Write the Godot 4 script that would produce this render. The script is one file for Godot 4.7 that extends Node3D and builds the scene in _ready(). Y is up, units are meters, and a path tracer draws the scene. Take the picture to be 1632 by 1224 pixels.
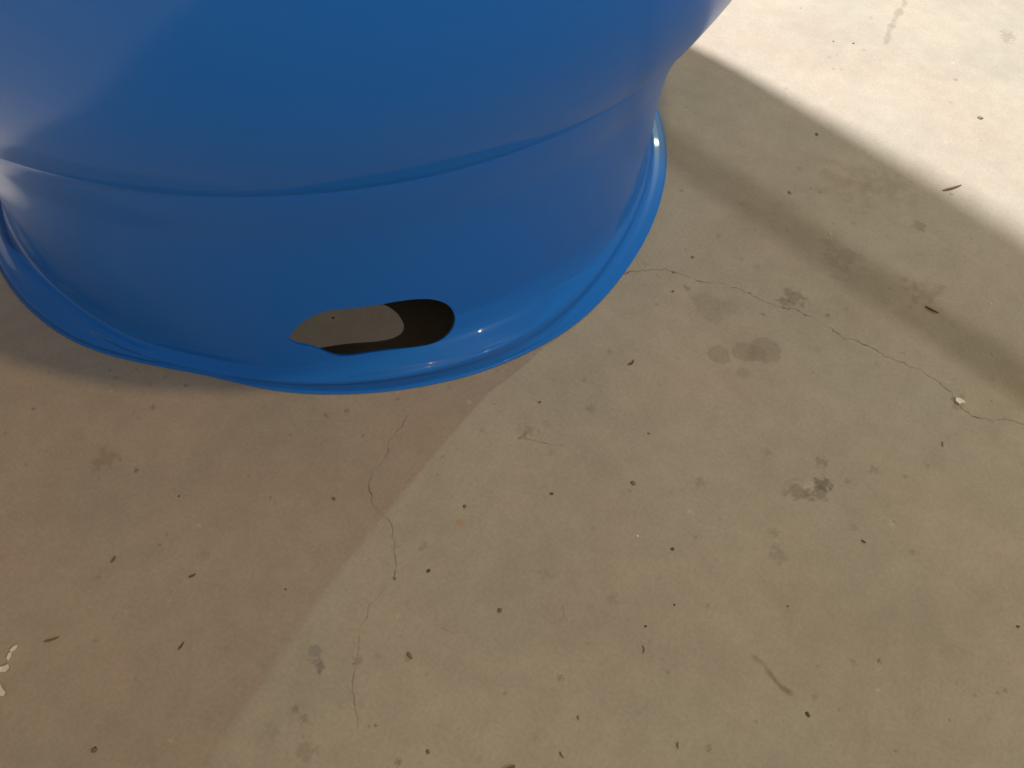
extends Node3D
# A blue steel pressure tank on a bare concrete floor, seen from close above its flared foot.

const U := 0.28            # radius of the tank's foot in metres
const FLOOR_MIN := Vector2(-0.34, -0.43)
const FLOOR_SIDE := 1.14
const SOIL := 2048

var rng := RandomNumberGenerator.new()
var taken := {}
var rim_r: PackedFloat64Array
var crest_r: PackedFloat64Array
var crest_h: PackedFloat64Array
var paint: StandardMaterial3D
var soil: PackedByteArray
var relief: PackedByteArray


func numbered(called: String) -> String:
	if not taken.has(called):
		taken[called] = 0
		return called
	taken[called] += 1
	return "%s_%03d" % [called, taken[called]]


func tag(o: Node, label: String, category: String, group := "") -> Node:
	o.set_meta("label", label)
	o.set_meta("category", category)
	if group != "":
		o.set_meta("group", group)
	return o


func base(called: String, where := Vector3.ZERO) -> Node3D:
	var o := Node3D.new()
	o.name = numbered(called)
	add_child(o, true)
	o.position = where
	return o


func put(called: String, mesh: Mesh, m: Material, parent: Node = self, where := Vector3.ZERO) -> MeshInstance3D:
	var o := MeshInstance3D.new()
	o.name = numbered(called) if parent == self else called
	o.mesh = mesh
	o.position = where
	if m:
		o.material_override = m
	parent.add_child(o, true)
	return o


func mat(c: Color, rough := 0.8, metal := 0.0) -> StandardMaterial3D:
	var m := StandardMaterial3D.new()
	m.albedo_color = c.linear_to_srgb()
	m.roughness = rough
	m.metallic = metal
	return m


func noise(seed_: int, freq: float, octaves := 4, kind := FastNoiseLite.TYPE_SIMPLEX_SMOOTH) -> FastNoiseLite:
	var n := FastNoiseLite.new()
	n.seed = seed_
	n.noise_type = kind
	n.frequency = freq
	n.fractal_octaves = octaves
	return n


# ------------------------------------------------------------------ the tank
func around(keys: Array) -> PackedFloat64Array:
	# values keyed by angle (degrees, value), read every degree and smoothed
	var raw := PackedFloat64Array()
	for a in 360:
		var lo: Vector2 = keys[-1] - Vector2(360, 0)
		var hi: Vector2 = keys[0] + Vector2(360, 0)
		for k: Vector2 in keys:
			if k.x <= a: lo = k
		for i in range(keys.size() - 1, -1, -1):
			if keys[i].x > a: hi = keys[i]
		raw.append(lerpf(lo.y, hi.y, (a - lo.x) / (hi.x - lo.x)))
	var out := PackedFloat64Array()
	for a in 360:
		var s := 0.0
		var w := 0.0
		for d in range(-12, 13):
			var k := exp(-0.5 * pow(d / 4.0, 2))
			s += k * raw[(a + d + 360) % 360]
			w += k
		out.append(s / w)
	return out


func look(t: PackedFloat64Array, deg: float) -> float:
	var a := fposmod(deg, 360.0)
	var i := int(a)
	return lerpf(t[i % 360], t[(i + 1) % 360], a - i)


func skirt_profile(deg: float) -> PackedVector2Array:
	# (radius, height) from the weld under the shell down to the floor; the rolled foot is wavy
	var r := look(rim_r, deg)
	var c := look(crest_r, deg)
	var h := look(crest_h, deg)
	var k := minf(1.0, (c - 0.929) / 0.03)
	var u := clampf((c + 0.016 - r) / 0.015, 0.0, 1.0)   # where the lip curls back under itself
	var w := smoothstep(105.0, 128.0, deg) * (1.0 - u)        # the foot's left side slopes off without a groove
	c -= 0.010 * u
	h += 0.008 * u
	var p: PackedVector2Array = [Vector2(0.997, 0.684), Vector2(0.999, 0.668), Vector2(0.994, 0.64), Vector2(0.975, 0.58), Vector2(0.950, 0.50),
		Vector2(0.936, 0.42), Vector2(0.928, 0.32), Vector2(0.927, 0.24), Vector2(0.928, 0.17),
		Vector2(0.929 + 0.12 * (c - 0.929), h + 0.065 - 0.015 * w), Vector2(0.929 + 0.35 * (c - 0.929), h + 0.03 - 0.012 * w), Vector2(c - 0.012 * k, h + 0.009 - 0.006 * w), Vector2(c, h),
		Vector2(c + 0.007 + 0.015 * u + 0.004 * w, h - 0.011 + 0.004 * w), Vector2(lerpf(lerpf(lerpf(c, r, 0.2) + 0.002, lerpf(c, r, 0.50), w), r - 0.005, u), h * lerpf(lerpf(0.42, 0.62, w), 0.5, u)), Vector2(lerpf(lerpf(c, r, lerpf(0.62, 0.84, w)), r - 0.009, u), lerpf(lerpf(0.018, 0.022, w), 0.015, u)), Vector2(r - 0.005 + 0.0015 * u, 0.009 - 0.002 * u), Vector2(r, 0.005 - 0.0015 * u), Vector2(r - 0.002, 0.0005)]
	return p


func along(p: PackedVector2Array, v: float) -> Vector2:
	var n := p.size()
	var i := clampi(int(v), 0, n - 2)
	var f := v - i
	var a: Vector2 = p[i - 1] if i > 0 else 2.0 * p[0] - p[1]
	var d: Vector2 = p[i + 2] if i + 2 < n else 2.0 * p[n - 1] - p[n - 2]
	return p[i].cubic_interpolate(p[i + 1], a, d, f)


func on_skirt(deg: float, v: float) -> Vector3:
	var q := along(skirt_profile(deg), v)
	var t := deg_to_rad(deg)
	return Vector3(q.x * cos(t), q.y, q.x * sin(t)) * U


func skirt_normal(deg: float, v: float) -> Vector3:
	var a := on_skirt(deg + 0.3, v) - on_skirt(deg - 0.3, v)
	var b := on_skirt(deg, v + 0.04) - on_skirt(deg, v - 0.04)
	var n := b.cross(a).normalized()
	var t := deg_to_rad(deg)
	return n if n.dot(Vector3(cos(t), 0.4, sin(t))) > -0.3 else -n


func grid_mesh(pos: PackedVector3Array, nor: PackedVector3Array, idx: PackedInt32Array) -> ArrayMesh:
	# front faces run clockwise: turn each triangle so that its face looks along its normals
	for k in range(0, idx.size(), 3):
		var a := idx[k]
		var b := idx[k + 1]
		var c := idx[k + 2]
		if (pos[b] - pos[a]).cross(pos[c] - pos[a]).dot(nor[a] + nor[b] + nor[c]) > 0.0:
			idx[k + 1] = c
			idx[k + 2] = b
	var arr := []
	arr.resize(Mesh.ARRAY_MAX)
	arr[Mesh.ARRAY_VERTEX] = pos
	arr[Mesh.ARRAY_NORMAL] = nor
	arr[Mesh.ARRAY_INDEX] = idx
	var m := ArrayMesh.new()
	m.add_surface_from_arrays(Mesh.PRIMITIVE_TRIANGLES, arr)
	return m


const HOLE_A := 74.0
const HOLE_B := 106.0
const HOLE_TOP := 6.375
const HOLE_LOW := 10.75
# the access slot: (degrees round the skirt, place down its profile)
var slot: PackedVector2Array = [Vector2(102.06, 8.196), Vector2(101.49, 7.861), Vector2(100.56, 7.528), Vector2(99.11, 7.201), Vector2(97.57, 6.956), Vector2(95.96, 6.813), Vector2(93.83, 6.771), Vector2(91.31, 6.780), Vector2(89.01, 6.785), Vector2(86.58, 6.786), Vector2(84.40, 6.831), Vector2(82.19, 6.971), Vector2(80.40, 7.208), Vector2(79.04, 7.554), Vector2(78.34, 8.023), Vector2(78.22, 8.757),
	Vector2(78.72, 9.399), Vector2(79.76, 9.840), Vector2(81.24, 10.100), Vector2(82.95, 10.180), Vector2(85.38, 10.130), Vector2(88.48, 10.010), Vector2(90.69, 9.970), Vector2(92.92, 9.964), Vector2(94.52, 9.930), Vector2(96.00, 9.780), Vector2(97.25, 9.480), Vector2(98.46, 9.093), Vector2(99.67, 8.780), Vector2(101.01, 8.580), Vector2(101.82, 8.420)]


func slot_at(angle: float) -> Vector2:
	# the slot's edge in the direction `angle` from its middle, in (degrees, place) scaled to look round
	var mid := Vector2(90.0, 8.4)
	var dir := Vector2(cos(angle), sin(angle))
	var n := slot.size()
	for i in n:
		var hit = Geometry2D.segment_intersects_segment(Vector2.ZERO, dir * 40.0, (slot[i] - mid) * Vector2(1, 4), (slot[(i + 1) % n] - mid) * Vector2(1, 4))
		if hit != null:
			return mid + hit / Vector2(1, 4)
	return mid


func smooth_slot() -> void:
	# round the outline's corners
	for pass_ in 2:
		var out := PackedVector2Array()
		var n := slot.size()
		for i in n:
			out.append(slot[i])
			out.append(slot[i].cubic_interpolate(slot[(i + 1) % n], slot[(i + n - 1) % n], slot[(i + 2) % n], 0.5))
		slot = out


func skirt_mesh(inside := false) -> ArrayMesh:
	var pos := PackedVector3Array()
	var nor := PackedVector3Array()
	var idx := PackedInt32Array()
	var cols := 720
	var rows := 144
	for i in cols:
		var deg := i * 360.0 / cols
		for j in rows + 1:
			pos.append(on_skirt_fast(deg, j / 8.0))
	for i in cols:
		for j in rows + 1:
			var a := pos[((i + 1) % cols) * (rows + 1) + j] - pos[((i + cols - 1) % cols) * (rows + 1) + j]
			var b := pos[i * (rows + 1) + mini(j + 1, rows)] - pos[i * (rows + 1) + maxi(j - 1, 0)]
			nor.append(a.cross(b).normalized() * -1.0)
	# outward: b runs down, a runs round
	for k in nor.size():
		var q := pos[k]
		if nor[k].dot(Vector3(q.x, 0.02, q.z)) < -0.01:
			nor[k] = -nor[k]
	for i in cols:
		var deg := i * 360.0 / cols
		for j in rows:
			var v := j / 8.0
			if inside and v > 11.0:
				continue
			if deg >= HOLE_A and deg < HOLE_B and v >= HOLE_TOP and v < HOLE_LOW:
				continue
			var a := i * (rows + 1) + j
			var b := ((i + 1) % cols) * (rows + 1) + j
			idx.append_array([a, b, a + 1, b, b + 1, a + 1])
	# the field between the slot and the rest of the grid
	var border := PackedVector2Array()
	var x := HOLE_A
	while x < HOLE_B:
		border.append(Vector2(x, HOLE_TOP)); x += 0.5
	var y := HOLE_TOP
	while y < HOLE_LOW:
		border.append(Vector2(HOLE_B, y)); y += 0.125
	x = HOLE_B
	while x > HOLE_A:
		border.append(Vector2(x, HOLE_LOW)); x -= 0.5
	y = HOLE_LOW
	while y > HOLE_TOP:
		border.append(Vector2(HOLE_A, y)); y -= 0.125
	var edge := PackedVector2Array()
	for q in border:
		edge.append(slot_at(((q - Vector2(90.0, 8.4)) * Vector2(1, 4)).angle()))
	var rings := 14
	var first := pos.size()
	var n := border.size()
	for k in rings + 1:
		for i in n:
			var q := border[i].lerp(edge[i], k / float(rings))
			pos.append(on_skirt(q.x, q.y))
			nor.append(skirt_normal(q.x, q.y))
	for k in rings:
		for i in n:
			var a := first + k * n + i
			var b := first + k * n + (i + 1) % n
			idx.append_array([a, b, a + n, b, b + n, a + n])
	if inside:
		for i in pos.size():
			pos[i] -= nor[i] * 0.0019
			nor[i] = -nor[i]
		return grid_mesh(pos, nor, idx)
	# the thickness of the steel round the slot, its outer edge rounded
	first = pos.size()
	var depth: Array = [0.0, 0.0006, 0.0020]
	var inward: Array = [0.0, 0.0003, 0.0003]
	for k in 3:
		for i in n:
			var q := edge[i]
			var o := on_skirt(q.x, q.y)
			var nn := skirt_normal(q.x, q.y)
			var t := (on_skirt(edge[(i + 1) % n].x, edge[(i + 1) % n].y) - on_skirt(edge[(i + n - 1) % n].x, edge[(i + n - 1) % n].y)).normalized()
			var side := nn.cross(t)
			var mid := on_skirt(90.0, 8.4)
			if side.dot(mid - o) < 0.0: side = -side
			pos.append(o - nn * depth[k] + side * inward[k])
			nor.append((nn + side).normalized() if k == 0 else side)
	for k in 2:
		for i in n:
			var a := first + k * n + i
			var b := first + k * n + (i + 1) % n
			idx.append_array([a, b, a + n, b, b + n, a + n])
	return grid_mesh(pos, nor, idx)


var fast_deg := -1.0
var fast_profile: PackedVector2Array


func on_skirt_fast(deg: float, v: float) -> Vector3:
	if deg != fast_deg:
		fast_deg = deg
		fast_profile = skirt_profile(deg)
	var q := along(fast_profile, v)
	var t := deg_to_rad(deg)
	return Vector3(q.x * cos(t), q.y, q.x * sin(t)) * U


func lathe(p: PackedVector2Array, scale_: float, cols := 256, per := 8) -> ArrayMesh:
	var pos := PackedVector3Array()
	var nor := PackedVector3Array()
	var idx := PackedInt32Array()
	var rows := (p.size() - 1) * per
	for i in cols:
		var t := i * TAU / cols
		for j in rows + 1:
			var v := j / float(per)
			var q := along(p, v)
			var d := along(p, minf(v + 0.03, p.size() - 1.001)) - along(p, maxf(v - 0.03, 0.0))
			var w := Vector2(d.y, -d.x).normalized()
			pos.append(Vector3(q.x * cos(t), q.y, q.x * sin(t)) * scale_)
			nor.append(Vector3(w.x * cos(t), w.y, w.x * sin(t)))
	for i in cols:
		for j in rows:
			var a := i * (rows + 1) + j
			var b := ((i + 1) % cols) * (rows + 1) + j
			idx.append_array([a, b, a + 1, b, b + 1, a + 1])
	return grid_mesh(pos, nor, idx)


func make_tank() -> void:
	rim_r = around([Vector2(0, 1.0), Vector2(15, 0.999), Vector2(30, 0.994), Vector2(45, 0.997), Vector2(60, 1.013), Vector2(75, 1.005), Vector2(90, 0.986), Vector2(105, 0.969), Vector2(116, 0.945), Vector2(125, 0.968), Vector2(135, 1.005), Vector2(145, 1.018), Vector2(156, 1.021), Vector2(170, 1.01), Vector2(200, 0.99), Vector2(230, 1.012), Vector2(265, 0.985), Vector2(300, 1.015), Vector2(330, 0.99), Vector2(345, 0.998)])
	crest_r = around([Vector2(0, 0.935), Vector2(15, 0.933), Vector2(30, 0.934), Vector2(45, 0.942), Vector2(52, 0.96), Vector2(60, 0.974), Vector2(66, 0.988), Vector2(71, 0.995), Vector2(76, 0.992), Vector2(82, 0.99), Vector2(90, 0.984), Vector2(100, 0.965), Vector2(107, 0.953), Vector2(116, 0.943), Vector2(122, 0.953), Vector2(128, 0.96), Vector2(136, 0.956), Vector2(143, 0.953), Vector2(149, 0.963), Vector2(155, 0.973), Vector2(170, 0.96), Vector2(200, 0.945), Vector2(230, 0.97), Vector2(265, 0.95), Vector2(300, 0.97), Vector2(330, 0.945), Vector2(345, 0.937)])
	crest_h = around([Vector2(0, 0.07), Vector2(60, 0.07), Vector2(75, 0.075), Vector2(90, 0.075), Vector2(105, 0.05), Vector2(116, 0.035), Vector2(125, 0.045), Vector2(135, 0.055), Vector2(156, 0.06), Vector2(200, 0.06), Vector2(265, 0.05), Vector2(300, 0.07)])
	smooth_slot()
	var tank := base("pressure_tank")
	tag(tank, "glossy blue steel pressure tank on a flared wavy foot with a black oblong slot", "tank")
	put("base_skirt", skirt_mesh(), paint, tank)
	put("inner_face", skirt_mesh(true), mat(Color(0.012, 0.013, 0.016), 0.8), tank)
	# shell: lower knuckle tucked into the skirt, bulging out, straight side, domed top
	var shell: PackedVector2Array = [Vector2(0.0, 0.50), Vector2(0.35, 0.51), Vector2(0.75, 0.56), Vector2(0.94, 0.61), Vector2(0.996, 0.656), Vector2(1.022, 0.682), Vector2(1.042, 0.715), Vector2(1.082, 0.80), Vector2(1.125, 0.92), Vector2(1.155, 1.06), Vector2(1.172, 1.22), Vector2(1.18, 1.42), Vector2(1.18, 1.8), Vector2(1.18, 2.7), Vector2(1.15, 2.93), Vector2(0.98, 3.14), Vector2(0.6, 3.27), Vector2(0.25, 3.31), Vector2(0.0, 3.315)]
	put("tank_shell", lathe(shell, U, 360, 8), paint, tank)
	put("air_valve_cap", lathe([Vector2(0.045, 3.30), Vector2(0.045, 3.37), Vector2(0.04, 3.40), Vector2(0.0, 3.405)], U, 32, 4), mat(Color(0.02, 0.02, 0.022), 0.5), tank)


# ------------------------------------------------------------------ the concrete
func spot(x: float, z: float, d: float, c: Color, amount: float, ragged := 0.35, soft := 0.35, deep := 0.0) -> void:
	# a stain with an uneven outline, soaked into the concrete
	var s := SOIL / FLOOR_SIDE
	var cx := (x - FLOOR_MIN.x) * s
	var cy := (z - FLOOR_MIN.y) * s
	var r := d * 0.5 * s
	var nn := noise(int(absf(x * 7919.0 + z * 104729.0)) + 3, 0.9 / maxf(r, 1.5), 3)
	var reach := int(ceil(r * (1.6 + ragged)))
	for py in range(maxi(0, int(cy) - reach), mini(SOIL - 1, int(cy) + reach) + 1):
		for px in range(maxi(0, int(cx) - reach), mini(SOIL - 1, int(cx) + reach) + 1):
			var e := Vector2(px - cx, py - cy).length() / r + ragged * nn.get_noise_2d(px, py) * 1.6
			var k := amount * (1.0 - smoothstep(1.0 - soft, 1.0 + soft * 0.6, e))
			if k <= 0.003: continue
			k *= 0.8 + 0.4 * nn.get_noise_2d(px * 3.1 + 70.0, py * 3.1)
			var o := (py * SOIL + px) * 3
			soil[o] = int(lerpf(soil[o], c.r8, k))
			soil[o + 1] = int(lerpf(soil[o + 1], c.g8, k))
			soil[o + 2] = int(lerpf(soil[o + 2], c.b8, k))
			if deep != 0.0:
				relief[py * SOIL + px] = clampi(int(relief[py * SOIL + px] - deep * k / amount), 0, 255)


func stroke(pts: Array, width: float, c: Color, amount: float, wander := 0.0012, deep := 40.0, broken := 0.35) -> void:
	# a crack or a smear along a line, its width and strength uneven
	var nn := noise(41 + pts.size(), 90.0, 3)
	var n2 := noise(87 + pts.size(), 45.0, 2)
	for i in pts.size() - 1:
		var a: Vector2 = pts[i]
		var b: Vector2 = pts[i + 1]
		var steps := maxi(2, int(a.distance_to(b) / 0.0004))
		for k in steps:
			var q := a.lerp(b, k / float(steps))
			q += Vector2(nn.get_noise_2d(q.x, q.y + 3.0), nn.get_noise_2d(q.x + 5.0, q.y)) * wander
			var w := width * (0.75 + 0.9 * maxf(0.0, n2.get_noise_2d(q.x + 9.0, q.y)) )
			var s := amount * clampf(1.0 - broken + 1.4 * n2.get_noise_2d(q.x, q.y + 11.0), 0.12, 1.0)
			spot(q.x, q.y, w, c, s, 0.1, 0.5, deep)


func concrete_tone(broad: float, mid: float, fine: float, tint: float) -> Color:
	var l := 1.0 + 0.13 * broad + 0.10 * mid + 0.12 * fine
	return Color(0.615 * l + 0.014 * tint, 0.598 * l, 0.562 * l - 0.010 * tint)


func make_floor() -> void:
	var broad := noise(11, 0.0045, 3).get_image(SOIL, SOIL, false, false, false).get_data()
	var mid := noise(12, 0.022, 4).get_image(SOIL, SOIL, false, false, false).get_data()
	var fine := noise(13, 0.42, 3, FastNoiseLite.TYPE_VALUE_CUBIC).get_image(SOIL, SOIL, false, false, false).get_data()
	var tint := noise(14, 0.0035, 2).get_image(SOIL, SOIL, false, false, false).get_data()
	soil = PackedByteArray()
	soil.resize(SOIL * SOIL * 3)
	relief = PackedByteArray()
	relief.resize(SOIL * SOIL)
	for i in SOIL * SOIL:
		var b := (broad[i] - 128) / 128.0
		var m := (mid[i] - 128) / 128.0
		var f := (fine[i] - 128) / 128.0
		var t := (tint[i] - 128) / 128.0
		var l := 255.0 * (1.0 + 0.035 * b + 0.032 * m + 0.085 * f)
		soil[i * 3] = int((0.622 + 0.012 * t) * l)
		soil[i * 3 + 1] = int(0.587 * l)
		soil[i * 3 + 2] = int((0.541 - 0.002 * t) * l)
		relief[i] = int(150 + 20 * f + 24 * m)
	var dark := Color(0.40, 0.375, 0.33)
	var brown := Color(0.42, 0.36, 0.29)
	var grey := Color(0.47, 0.455, 0.415)
	var pale := Color(0.74, 0.72, 0.67)
	var slate := Color(0.43, 0.44, 0.42)
	# cloudy patches and trowel marks
	rng.seed = 5
	for k in 46:
		var q := Vector2(rng.randf_range(-0.3, 0.76), rng.randf_range(-0.4, 0.68))
		spot(q.x, q.y, rng.randf_range(0.03, 0.11), [grey, pale, brown, slate][k % 4], rng.randf_range(0.03, 0.08), 0.9, 0.9)
	# damp blots and drips
	for s in [[0.2365, 0.2895, 0.017], [0.2555, 0.2908, 0.018], [0.2715, 0.2925, 0.0225], [0.2635, 0.2935, 0.014]]:
		spot(s[0], s[1], s[2], Color(0.475, 0.435, 0.385), 0.42, 0.14, 0.12)
	spot(0.2475, 0.3078, 0.010, grey, 0.4, 0.15, 0.3)
	spot(0.2477, 0.2463, 0.030, Color(0.46, 0.43, 0.385), 0.30, 0.4, 0.5)
	spot(0.3104, 0.2495, 0.017, Color(0.38, 0.35, 0.29), 0.42, 0.6, 0.35)
	spot(0.3030, 0.2520, 0.009, Color(0.38, 0.35, 0.29), 0.4, 0.5, 0.4)
	spot(0.2470, 0.4020, 0.014, dark, 0.45, 0.6, 0.4)
	spot(0.2600, 0.4060, 0.012, dark, 0.5, 0.8, 0.4)
	spot(0.2665, 0.4005, 0.010, Color(0.36, 0.33, 0.29), 0.65, 0.5, 0.3, 30.0)
	spot(0.2570, 0.4015, 0.006, pale, 0.6, 0.9, 0.4)
	for s in [[0.2722, 0.3850, 0.0075, 0.45], [0.2735, 0.3875, 0.0026, 0.6], [0.3035, 0.3975, 0.006, 0.4], [0.2397, 0.3713, 0.0055, 0.4], [0.1882, 0.3836, 0.0073, 0.35], [0.2184, 0.4409, 0.0105, 0.36], [0.2213, 0.4259, 0.0065, 0.36], [-0.0382, 0.4511, 0.0048, 0.5], [-0.0277, 0.4508, 0.0046, 0.25], [0.0084, 0.3906, 0.0040, 0.4], [0.0060, 0.3930, 0.0030, 0.35], [0.1108, 0.4466, 0.0067, 0.3], [0.1339, 0.3153, 0.0062, 0.4], [0.2830, 0.4020, 0.004, 0.45], [0.2730, 0.4330, 0.004, 0.35], [0.1020, 0.3210, 0.006, 0.25]]:
		spot(s[0], s[1], s[2], dark, s[3] * 0.75, 0.7, 0.5)
	spot(-0.0616, 0.4410, 0.0075, slate, 0.5, 0.7, 0.25)
	spot(-0.0600, 0.4470, 0.0055, slate, 0.5, 0.6, 0.25)
	spot(-0.0585, 0.4503, 0.0048, dark, 0.55, 0.4, 0.25)
	spot(0.0323, 0.3803, 0.0046, Color(0.66, 0.46, 0.32), 0.55, 0.1, 0.25)
	spot(0.4121, 0.2631, 0.022, Color(0.40, 0.36, 0.30), 0.25, 1.2, 0.7)
	spot(0.3630, 0.2204, 0.027, Color(0.44, 0.40, 0.36), 0.22, 1.2, 0.6)
	spot(0.6672, -0.0330, 0.013, brown, 0.35, 0.8, 0.5)
	spot(0.6600, -0.0240, 0.010, brown, 0.3, 0.8, 0.5)
	spot(0.4445, 0.1980, 0.0125, dark, 0.4, 0.4, 0.4)
	spot(0.4087, 0.1390, 0.040, brown, 0.22, 0.9, 0.7)
	spot(0.4451, 0.1533, 0.030, brown, 0.2, 0.9, 0.7)
	spot(-0.0707, 0.4916, 0.0105, dark, 0.3, 0.9, 0.5)
	spot(-0.0877, 0.4785, 0.010, grey, 0.3, 0.6, 0.6)
	spot(-0.0740, 0.4700, 0.004, dark, 0.5, 0.5, 0.4)
	spot(-0.0700, 0.4760, 0.0045, dark, 0.4, 0.7, 0.4)
	spot(-0.1787, 0.2920, 0.014, brown, 0.25, 0.8, 0.6)
	spot(0.0880, 0.3240, 0.009, dark, 0.35, 0.9, 0.6)
	stroke([Vector2(0.180, 0.495), Vector2(0.184, 0.500), Vector2(0.1855, 0.506)], 0.0028, Color(0.40, 0.34, 0.26), 0.05, 0.0006, 0.0, 0.0)
	stroke([Vector2(0.1852, 0.505), Vector2(0.188, 0.512), Vector2(0.193, 0.5185)], 0.0036, Color(0.38, 0.32, 0.24), 0.09, 0.0006, 0.0, 0.0)
	stroke([Vector2(0.592, -0.107), Vector2(0.572, -0.085), Vector2(0.550, -0.060), Vector2(0.534, -0.037)], 0.007, brown, 0.016, 0.002, 0.0, 0.0)
	stroke([Vector2(0.080, 0.329), Vector2(0.088, 0.326)], 0.0018, Color(0.30, 0.27, 0.22), 0.6, 0.001)
	stroke([Vector2(0.081, 0.3285), Vector2(0.092, 0.333), Vector2(0.102, 0.338), Vector2(0.110, 0.341)], 0.0008, Color(0.30, 0.27, 0.22), 0.6, 0.0006)
	var ring: Array = []
	for k in 17:
		var a := -0.3 + k * 0.21
		ring.append(Vector2(0.075 + 0.0062 * cos(a), 0.446 + 0.0072 * sin(a)))
	stroke(ring, 0.0009, dark, 0.18, 0.0004, 0.0)
	# hairline cracks
	var ink := Color(0.33, 0.295, 0.24)
	stroke([Vector2(0.160, 0.212), Vector2(0.188, 0.203), Vector2(0.195, 0.202), Vector2(0.213, 0.203), Vector2(0.225, 0.204), Vector2(0.231, 0.209), Vector2(0.245, 0.219), Vector2(0.263, 0.227), Vector2(0.275, 0.235), Vector2(0.282, 0.242), Vector2(0.289, 0.249), Vector2(0.297, 0.256), Vector2(0.306, 0.260), Vector2(0.316, 0.270), Vector2(0.323, 0.278), Vector2(0.328, 0.287), Vector2(0.333, 0.293), Vector2(0.342, 0.299), Vector2(0.349, 0.306), Vector2(0.355, 0.313), Vector2(0.365, 0.322), Vector2(0.375, 0.332), Vector2(0.380, 0.340), Vector2(0.384, 0.347), Vector2(0.386, 0.356), Vector2(0.387, 0.368), Vector2(0.391, 0.373), Vector2(0.402, 0.379), Vector2(0.411, 0.379), Vector2(0.423, 0.385), Vector2(0.448, 0.398), Vector2(0.50, 0.415), Vector2(0.56, 0.45)], 0.0009, ink, 0.6, 0.0024, 70.0, 0.12)
	spot(0.3000, 0.2575, 0.003, ink, 0.5, 0.6, 0.4, 50.0)
	spot(0.2300, 0.2085, 0.003, ink, 0.5, 0.6, 0.4, 50.0)
	stroke([Vector2(0.012, 0.297), Vector2(0.008, 0.304), Vector2(0.002, 0.309), Vector2(-0.002, 0.313), Vector2(-0.005, 0.323), Vector2(-0.010, 0.330), Vector2(-0.016, 0.334), Vector2(-0.019, 0.345), Vector2(-0.019, 0.356), Vector2(-0.013, 0.367), Vector2(-0.009, 0.373), Vector2(-0.009, 0.386), Vector2(-0.010, 0.396), Vector2(-0.012, 0.409)], 0.00075, ink, 0.55, 0.0016, 60.0, 0.4)
	stroke([Vector2(-0.018, 0.413), Vector2(-0.023, 0.417), Vector2(-0.029, 0.421), Vector2(-0.031, 0.428), Vector2(-0.035, 0.433), Vector2(-0.037, 0.443), Vector2(-0.038, 0.449), Vector2(-0.041, 0.457), Vector2(-0.043, 0.462), Vector2(-0.043, 0.470), Vector2(-0.042, 0.487)], 0.0007, brown, 0.7, 0.0010, 40.0, 0.5)
	spot(-0.0120, 0.408, 0.0024, ink, 0.6, 0.4, 0.4, 40.0)
	# specks of dirt and small pits pressed into the surface
	rng.seed = 77
	var dirt := noise(58, 9.0, 2)
	for k in 4200:
		var q := Vector2(rng.randf_range(-0.33, 0.79), rng.randf_range(-0.42, 0.70))
		var d := 0.0006 + 0.0028 * pow(rng.randf(), 4.5)
		var strength := rng.randf_range(0.15, 0.62)
		if dirt.get_noise_2d(q.x, q.y) < rng.randf_range(-0.45, 0.35): continue
		spot(q.x, q.y, d, [Color(0.33, 0.28, 0.22), brown, dark, brown, pale][k % 5], strength, 1.0, 0.4, 25.0 if k % 5 < 4 else -25.0)
	for k in 90:
		var q := Vector2(rng.randf_range(-0.33, 0.79), rng.randf_range(-0.42, 0.70))
		spot(q.x, q.y, rng.randf_range(0.003, 0.007), [dark, grey, brown][k % 3], rng.randf_range(0.1, 0.24), 0.8, 0.5)
	for k in 48:
		var q := Vector2(rng.randf_range(-0.33, 0.79), rng.randf_range(-0.42, 0.70))
		var a := rng.randf() * TAU
		var r := q + Vector2(cos(a), sin(a)) * rng.randf_range(0.004, 0.011)
		var w := (q + r) * 0.5 + Vector2(-sin(a), cos(a)) * rng.randf_range(-0.002, 0.002)
		stroke([q, w, r], 0.0007, [brown, dark, pale][k % 3], rng.randf_range(0.2, 0.4), 0.0006, 20.0)
	var m := mat(Color.WHITE, 0.72)
	m.albedo_color = Color.WHITE
	m.metallic_specular = 0.35
	m.albedo_texture = ImageTexture.create_from_image(Image.create_from_data(SOIL, SOIL, false, Image.FORMAT_RGB8, soil))
	var bumps := Image.create_from_data(SOIL, SOIL, false, Image.FORMAT_L8, relief)
	bumps.convert(Image.FORMAT_RGBA8)
	bumps.bump_map_to_normal_map(1.2)
	m.normal_enabled = true
	m.normal_texture = ImageTexture.create_from_image(bumps)
	m.normal_scale = 0.7
	# the rest of the slab
	var m2 := mat(Color.WHITE, 0.72)
	m2.metallic_specular = 0.35
	m2.albedo_color = Color.WHITE
	var tile := Image.create_empty(512, 512, false, Image.FORMAT_RGB8)
	var t1 := noise(21, 0.012, 5).get_seamless_image(512, 512)
	var t2 := noise(22, 0.25, 2).get_seamless_image(512, 512)
	for py in 512:
		for px in 512:
			var l := 1.0 + 0.14 * (t1.get_pixel(px, py).r - 0.5) + 0.12 * (t2.get_pixel(px, py).r - 0.5)
			tile.set_pixel(px, py, Color(0.622 * l, 0.587 * l, 0.541 * l))
	m2.albedo_texture = ImageTexture.create_from_image(tile)
	m2.uv1_triplanar = true
	m2.uv1_world_triplanar = true
	m2.uv1_scale = Vector3.ONE * 1.7
	var slab := ArrayMesh.new()
	var st := SurfaceTool.new()
	var lo := FLOOR_MIN
	var hi := FLOOR_MIN + Vector2.ONE * FLOOR_SIDE
	st.begin(Mesh.PRIMITIVE_TRIANGLES)
	st.set_material(m)
	quad(st, lo, hi, 0.0, true)
	st.generate_tangents()
	st.commit(slab)
	st = SurfaceTool.new()
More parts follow.
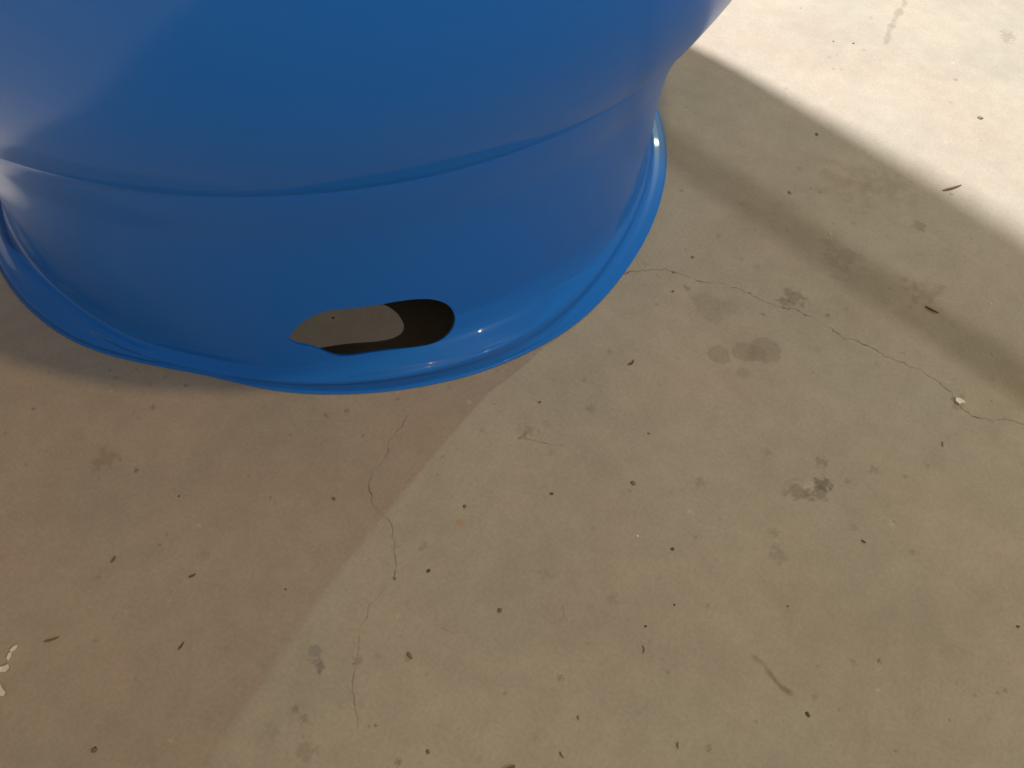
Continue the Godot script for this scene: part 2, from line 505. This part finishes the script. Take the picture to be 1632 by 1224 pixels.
	st.begin(Mesh.PRIMITIVE_TRIANGLES)
	st.set_material(m2)
	var f := 5.0
	quad(st, Vector2(-f, -f), Vector2(f, lo.y), 0.0)
	quad(st, Vector2(-f, hi.y), Vector2(f, f), 0.0)
	quad(st, Vector2(-f, lo.y), Vector2(lo.x, hi.y), 0.0)
	quad(st, Vector2(hi.x, lo.y), Vector2(f, hi.y), 0.0)
	st.commit(slab)
	var o := put("floor", slab, null)
	o.set_meta("kind", "structure")
	o.set_meta("label", "bare grey concrete floor with hairline cracks, blots and specks of dirt")


func quad(st: SurfaceTool, a: Vector2, b: Vector2, y: float, mapped := false) -> void:
	for q: Vector2 in [Vector2(a.x, a.y), Vector2(b.x, a.y), Vector2(b.x, b.y), Vector2(a.x, a.y), Vector2(b.x, b.y), Vector2(a.x, b.y)]:
		st.set_normal(Vector3.UP)
		st.set_uv((q - FLOOR_MIN) / FLOOR_SIDE if mapped else q)
		st.add_vertex(Vector3(q.x, y, q.y))


# ------------------------------------------------------------------ small litter
func lump(d: float, flat: float, seed_: int, long := 1.0) -> ArrayMesh:
	# an irregular crumb lying on the floor
	var nn := noise(seed_, 1.1, 2)
	var st := SurfaceTool.new()
	st.begin(Mesh.PRIMITIVE_TRIANGLES)
	var rows := 7
	var cols := 11
	var grid: Array = []
	for j in rows + 1:
		var line: Array = []
		for i in cols:
			var e := PI * j / rows
			var a := TAU * i / cols
			var q := Vector3(sin(e) * cos(a), cos(e), sin(e) * sin(a))
			q *= 0.5 * d * (1.0 + 0.55 * nn.get_noise_3dv(q * 1.3))
			line.append(Vector3(q.x * long, maxf((q.y + 0.3 * d) * flat, -0.0001), q.z))
		grid.append(line)
	for j in rows:
		for i in cols:
			var a: Vector3 = grid[j][i]
			var b: Vector3 = grid[j][(i + 1) % cols]
			var c: Vector3 = grid[j + 1][(i + 1) % cols]
			var e: Vector3 = grid[j + 1][i]
			for q: Vector3 in [a, b, c, a, c, e]:
				st.add_vertex(q)
	st.generate_normals()
	return st.commit()


func sliver(a: Vector2, b: Vector2, w: float, bend: float, thick := 0.6) -> ArrayMesh:
	# a splinter from a to b, square in section, tapered and a little bent
	var st := SurfaceTool.new()
	st.begin(Mesh.PRIMITIVE_TRIANGLES)
	st.set_smooth_group(-1)
	var mid := (a + b) * 0.5
	var dir := (b - a).normalized()
	var side := Vector2(-dir.y, dir.x)
	var rings: Array = []
	for k in 6:
		var t := k / 5.0
		var c := a.lerp(b, t) - mid + side * bend * sin(PI * t)
		var r: float = w * 0.5 * [0.45, 0.9, 1.0, 0.85, 0.7, 0.3][k]
		var up: float = w * thick * [0.5, 0.9, 1.0, 0.9, 0.8, 0.4][k]
		rings.append([Vector3(c.x + side.x * r, 0.0, c.y + side.y * r), Vector3(c.x + side.x * r * 0.8, up, c.y + side.y * r * 0.8), Vector3(c.x - side.x * r * 0.7, up * 0.9, c.y - side.y * r * 0.7), Vector3(c.x - side.x * r, 0.0, c.y - side.y * r)])
	for k in 5:
		for i in 4:
			var p: Vector3 = rings[k][i]
			var q: Vector3 = rings[k][(i + 1) % 4]
			var r2: Vector3 = rings[k + 1][(i + 1) % 4]
			var s: Vector3 = rings[k + 1][i]
			for v: Vector3 in [p, q, r2, p, r2, s]:
				st.add_vertex(v)
	for k in [0, 5]:
		for v: Vector3 in [rings[k][0], rings[k][1], rings[k][2], rings[k][0], rings[k][2], rings[k][3]]:
			st.add_vertex(v)
	st.generate_normals()
	return st.commit()


func flake(outline: Array, thick: float, lift: float) -> ArrayMesh:
	# a thin curled chip: the outline (metres round its middle) given a thickness and a lifted edge
	var st := SurfaceTool.new()
	st.begin(Mesh.PRIMITIVE_TRIANGLES)
	st.set_smooth_group(-1)
	var n := outline.size()
	var mid := Vector2.ZERO
	for q: Vector2 in outline: mid += q / n
	var high := func(q: Vector2, y: float) -> Vector3: return Vector3(q.x, y + lift * absf(q.x - mid.x) / 0.004, q.y)
	for i in n:
		var a: Vector2 = outline[i]
		var b: Vector2 = outline[(i + 1) % n]
		for v: Vector3 in [high.call(mid, thick), high.call(a, thick), high.call(b, thick), high.call(mid, 0.0), high.call(b, 0.0), high.call(a, 0.0), high.call(a, 0.0), high.call(b, 0.0), high.call(b, thick), high.call(a, 0.0), high.call(b, thick), high.call(a, thick)]:
			st.add_vertex(v)
	st.generate_normals()
	return st.commit()


func make_litter() -> void:
	var soot := mat(Color(0.085, 0.064, 0.043), 0.9)
	var earth := mat(Color(0.165, 0.13, 0.09), 0.9)
	var stone := mat(Color(0.17, 0.135, 0.095), 0.9)
	var wood := mat(Color(0.12, 0.085, 0.05), 0.85)
	var pale_wood := mat(Color(0.17, 0.12, 0.07), 0.85)
	var white := mat(Color(0.72, 0.68, 0.6), 0.7)
	var sand := mat(Color(0.36, 0.28, 0.17), 0.9)
	# crumbs: x, z, size, flatness, material, label
	var crumbs: Array = [
		[0.0087, 0.4077, 0.0036, 0.5, soot, "large dark round crumb beside the lower end of the short floor crack"],
		[0.0376, 0.3705, 0.0030, 0.5, earth, "dark brown crumb just above the orange dot on the concrete"],
		[0.0928, 0.3729, 0.0022, 0.5, soot, "small dark crumb between the scratch mark and the chipped pit"],
		[0.1562, 0.4239, 0.0025, 0.55, soot, "black oval crumb alone in the middle of the right floor"],
		[0.1671, 0.3425, 0.0022, 0.5, earth, "dark round crumb on the floor right of the scratch mark"],
		[0.1016, 0.3042, 0.0024, 0.5, earth, "dark crumb near the tank foot by the shadow's edge"],
		[0.0452, 0.4398, 0.0034, 0.5, earth, "brown lumpy crumb left of the faint ring mark"],
		[-0.1765, 0.4689, 0.0032, 0.45, earth, "brown crumb near the bottom left of the shaded floor"],
		[0.4093, 0.0768, 0.0042, 0.5, earth, "dark crumb in the shade close to the bright floor"],
		[0.1460, 0.4574, 0.0019, 0.5, soot, "small black crumb above the bent fibre on the right floor"],
		[0.1254, 0.4660, 0.0017, 0.6, soot, "tiny black crumb left of the bent fibre"],
		[0.1977, 0.5310, 0.0024, 0.5, soot, "black crumb under the brown smear near the bottom edge"],
		[0.2116, 0.4719, 0.0022, 0.4, stone, "flat brown crumb above the brown smear"],
		[-0.1344, 0.3285, 0.0021, 0.5, earth, "small dark crumb in the middle of the shaded floor"],
		[-0.0413, 0.3492, 0.0024, 0.5, earth, "dark crumb in the shade left of the short crack"],
		[-0.0744, 0.4019, 0.0013, 0.6, soot, "tiny black speck beside the slanting shadow edge"],
		[-0.0077, 0.5061, 0.0032, 0.5, earth, "brown crumb at the bottom edge under the long crack"],
		[0.5033, -0.0449, 0.0028, 0.5, earth, "right one of two dark crumbs on the bright floor"],
		[0.4847, -0.0511, 0.0025, 0.4, stone, "left one of two crumbs on the bright floor"],
		[0.5684, 0.0817, 0.0048, 0.4, stone, "grey crumb at the right edge of the bright floor"],
		[-0.0275, 0.2051, 0.0028, 0.5, soot, "dark crumb on the floor inside the tank's slot"],
		[0.2501, 0.1967, 0.0032, 0.45, stone, "brown crumb on the floor above the start of the long crack"],
		[0.2235, 0.2270, 0.0026, 0.45, stone, "brown crumb below the start of the long crack"],
		[0.1458, 0.3759, 0.0030, 0.4, stone, "brown crumb with a pale edge beside a chipped pit"],
		[0.3557, 0.1425, 0.0056, 0.6, sand, "tan sandy crumb above the soft shadow band"],
		[0.3217, 0.1543, 0.0017, 0.8, white, "white grain on the soft shadow band nearer the tank"],
		[0.3680, 0.1931, 0.0017, 0.8, white, "white grain on the soft shadow band farther from the tank"],
		[0.4579, 0.2839, 0.0017, 0.8, white, "white grain beyond the shadow band near the right edge"],
		[0.1377, 0.4113, 0.0022, 0.4, white, "pale flat chip on the floor left of the black oval crumb"]]
	var k := 0
	for c in crumbs:
		var o := put("crumb", lump(c[2] * (0.62 + 0.22 * ((k * 5) % 4) / 3.0), c[3] * 0.7, 300 + k, 1.0 + 0.35 * ((k * 7) % 3) / 2.0), c[4], self, Vector3(c[0], 0.0, c[1]))
		o.rotation.y = k * 1.3
		tag(o, c[5], "crumb", "crumbs on the floor")
		k += 1
	# splinters: from, to, width, bend, material, label
	var slivers: Array = [
		[Vector2(0.4847, 0.1635), Vector2(0.5044, 0.1601), 0.0022, 0.0006, wood, "thin brown splinter lying across the edge of the bright floor"],
		[Vector2(-0.2065, 0.4053), Vector2(-0.1984, 0.4042), 0.0014, 0.0003, pale_wood, "brown splinter near the white paint flakes"],
		[Vector2(-0.1346, 0.4251), Vector2(-0.1315, 0.4211), 0.0012, 0.0003, wood, "short upright brown splinter in the lower left shade"],
		[Vector2(-0.1287, 0.3832), Vector2(-0.1247, 0.3817), 0.0014, 0.0004, wood, "short red-brown splinter in the shade above the others"],
		[Vector2(0.4069, 0.2766), Vector2(0.4140, 0.2848), 0.0018, 0.0005, wood, "dark splinter lying in the soft shadow band"],
		[Vector2(0.1702, 0.2856), Vector2(0.1754, 0.2821), 0.0016, 0.0012, soot, "bent black sliver near the tank foot left of the damp blots"],
		[Vector2(0.3599, 0.3875), Vector2(0.3583, 0.3911), 0.0011, 0.0002, earth, "tiny dark sliver below the white plaster chip"],
		[Vector2(0.0602, 0.5207), Vector2(0.0617, 0.5242), 0.0010, 0.0004, wood, "dark thin sliver near the bottom edge in the middle"],
		[Vector2(0.0744, 0.5050), Vector2(0.0744, 0.5074), 0.0011, 0.0003, earth, "tiny dark sliver just above another near the bottom edge"],
		[Vector2(-0.0104, 0.4527), Vector2(-0.0085, 0.4567), 0.0022, 0.0002, pale_wood, "stubby brown sliver right of the faint crack's end"],
		[Vector2(0.1234, 0.5295), Vector2(0.1224, 0.5325), 0.0012, 0.0004, earth, "small dark upright sliver left of the brown smear's end"],
		[Vector2(0.3395, 0.5109), Vector2(0.3412, 0.5116), 0.0014, 0.0001, soot, "short black sliver near the right edge low down"],
		[Vector2(0.2736, 0.4421), Vector2(0.2755, 0.4442), 0.0013, 0.0002, soot, "short dark sliver below the chipped stain"],
		[Vector2(-0.1728, 0.3650), Vector2(-0.1705, 0.3611), 0.0016, 0.0003, pale_wood, "faint brown sliver on the left shaded floor"],
		[Vector2(0.1190, 0.4805), Vector2(0.1200, 0.4760), 0.0008, 0.0010, wood, "bent brown fibre on the right floor"],
		[Vector2(0.0290, 0.5245), Vector2(0.0355, 0.5225), 0.0035, 0.0004, wood, "brown wood chip cut by the bottom edge"]]
	for s in slivers:
		var mid: Vector2 = (s[0] + s[1]) * 0.5
		tag(put("splinter", sliver(s[0], s[1], s[2], s[3]), s[4], self, Vector3(mid.x, 0.0, mid.y)), s[5], "splinter", "splinters on the floor")
	# white paint flakes at the left edge
	var flakes: Array = [
		[Vector3(-0.2275, 0.0, 0.4170), [Vector2(-0.005, -0.0016), Vector2(0.001, -0.0018), Vector2(0.0042, -0.0022), Vector2(0.0048, -0.0004), Vector2(0.0030, 0.0016), Vector2(0.0004, 0.0010), Vector2(-0.005, 0.0008)], 0.0008, 0.0009, "curled white paint flake at the left edge"],
		[Vector3(-0.2268, 0.0, 0.4258), [Vector2(-0.0045, -0.0062), Vector2(-0.0016, -0.0050), Vector2(0.0014, 0.0012), Vector2(0.0036, 0.0040), Vector2(0.0026, 0.0058), Vector2(-0.0006, 0.0050), Vector2(-0.0045, 0.0034)], 0.0009, 0.0008, "largest white paint flake, pointed, at the left edge"],
		[Vector3(-0.2218, 0.0, 0.4060), [Vector2(-0.0018, 0.0008), Vector2(-0.0004, -0.0010), Vector2(0.0016, -0.0016), Vector2(0.0019, -0.0006), Vector2(0.0002, 0.0012), Vector2(-0.0012, 0.0018)], 0.0007, 0.0004, "small white paint flake, uppermost of the four"],
		[Vector3(-0.2238, 0.0, 0.4100), [Vector2(-0.0012, 0.0008), Vector2(-0.0004, -0.0018), Vector2(0.0011, -0.0021), Vector2(0.0010, 0.0004), Vector2(-0.0002, 0.0022)], 0.0007, 0.0004, "small white paint flake above the curled flake"],
		[Vector3(0.3872, 0.0, 0.3608), [Vector2(-0.0028, -0.0012), Vector2(-0.0006, -0.0030), Vector2(0.0014, -0.0020), Vector2(0.0030, 0.0004), Vector2(0.0034, 0.0022), Vector2(0.0006, 0.0014), Vector2(-0.0012, 0.0024), Vector2(-0.0022, 0.0008)], 0.0016, 0.0004, "angular white plaster chip lying on the long crack"]]
	for f in flakes:
		tag(put("paint_flake", flake(f[1], f[2], f[3]), white, self, f[0] + Vector3(0, 0.0004, 0)), f[4], "flake", "white paint flakes")


# ------------------------------------------------------------------ lamps beyond the frame
func hanging_bulb(at: Vector3, radius: float, energy: float, c: Color, label: String) -> void:
	var lamp := base("hanging_bulb", at)
	tag(lamp, label, "lamp", "bare bulbs hanging outside the picture")
	var glow := mat(Color(0.9, 0.88, 0.82), 0.4)
	glow.emission_enabled = true
	glow.emission = c
	glow.emission_energy_multiplier = 2.0
	var ball: PackedVector2Array = []
	for k in 9:
		var e := lerpf(-PI * 0.5, PI * 0.36, k / 8.0)
		ball.append(Vector2(cos(e), sin(e)) * (radius + 0.004))
	put("bulb", lathe(ball, 1.0, 32, 3), glow, lamp)
	var top := radius * 0.9
	put("socket", lathe([Vector2(0.014, top - 0.006), Vector2(0.019, top), Vector2(0.019, top + 0.03), Vector2(0.012, top + 0.04), Vector2(0.003, top + 0.044)], 1.0, 24, 3), mat(Color(0.03, 0.03, 0.03), 0.5), lamp)
	var cord := CylinderMesh.new()
	cord.top_radius = 0.003
	cord.bottom_radius = 0.003
	cord.height = maxf(0.2, 2.75 - at.y - top)
	put("cord", cord, mat(Color(0.6, 0.58, 0.54), 0.6), lamp, Vector3(0, top + 0.04 + cord.height * 0.5, 0))
	var l := OmniLight3D.new()
	l.name = "light"
	l.light_color = c
	l.light_energy = energy
	l.light_size = radius
	l.omni_range = 12.0
	l.omni_attenuation = 2.0
	l.shadow_enabled = true
	lamp.add_child(l)


func make_pipe(at: Vector3) -> void:
	# the upright pipe that throws the soft band of shade over the floor
	var o := base("water_pipe", at)
	tag(o, "grey upright steel water pipe standing right of the view", "pipe")
	var steel := mat(Color(0.35, 0.34, 0.32), 0.45, 0.6)
	put("pipe", lathe([Vector2(0.0105, 0.0), Vector2(0.0105, 0.6), Vector2(0.0105, 1.4), Vector2(0.0105, 2.6)], 1.0, 32, 2), steel, o)
	put("floor_flange", lathe([Vector2(0.018, 0.022), Vector2(0.026, 0.02), Vector2(0.028, 0.008), Vector2(0.048, 0.006), Vector2(0.05, 0.0)], 1.0, 32, 3), steel, o)


func _ready() -> void:
	# camera: a phone held close above the foot of the tank
	var cam := Camera3D.new()
	cam.name = "camera"
	cam.fov = 49.72
	cam.near = 0.01
	cam.far = 60.0
	cam.transform = Transform3D(Basis(Vector3(0.97556312, 0.03631248, 0.21669795), Vector3(0.15893087, 0.5643787, -0.81007262), Vector3(-0.15171545, 0.82471697, 0.54481588)).orthonormalized(), Vector3(0.0, 0.46995, 0.59647))
	add_child(cam)
	cam.current = true
	var env := Environment.new()
	env.background_mode = Environment.BG_COLOR
	env.background_color = Color(0.205, 0.166, 0.113).linear_to_srgb()
	env.tonemap_mode = Environment.TONE_MAPPER_LINEAR
	env.tonemap_exposure = 1.0
	env.sdfgi_enabled = true
	env.ssao_enabled = true
	env.ssil_enabled = true
	var we := WorldEnvironment.new()
	we.name = "environment"
	we.environment = env
	add_child(we)
	# lamps: one behind the tank (its shade fills the floor in view), one low to the right behind, one to the right in front
	hanging_bulb(Vector3(-2.2, 14.2, -5.7) * U, 0.095, 41.0, Color(1.0, 0.99, 0.99), "bright round lamp hanging high behind the blue tank")
	hanging_bulb(Vector3(14.0 * cos(deg_to_rad(-39.0)), 6.0, 14.0 * sin(deg_to_rad(-39.0))) * U, 0.03, 5.8, Color(0.88, 1.0, 0.90), "bare bulb hanging far off to the right behind the tank")
	hanging_bulb(Vector3(5.57, 6.6, 7.99) * U, 0.012, 2.7, Color(1.0, 0.97, 0.93), "small bare bulb hanging in front on the right")
	hanging_bulb(Vector3(1.8, 12.0, 3.5) * U, 0.07, 3.2, Color(1.0, 0.835, 0.60), "warm bulb hanging high in front of the tank")

	paint = mat(Color(0.010, 0.152, 0.60), 0.38)
	paint.metallic_specular = 0.22
	paint.clearcoat_enabled = true
	paint.clearcoat = 0.36
	paint.clearcoat_roughness = 0.03

	make_floor()
	make_tank()
	make_pipe(Vector3(3.28, 0.0, 4.13) * U)
	make_litter()
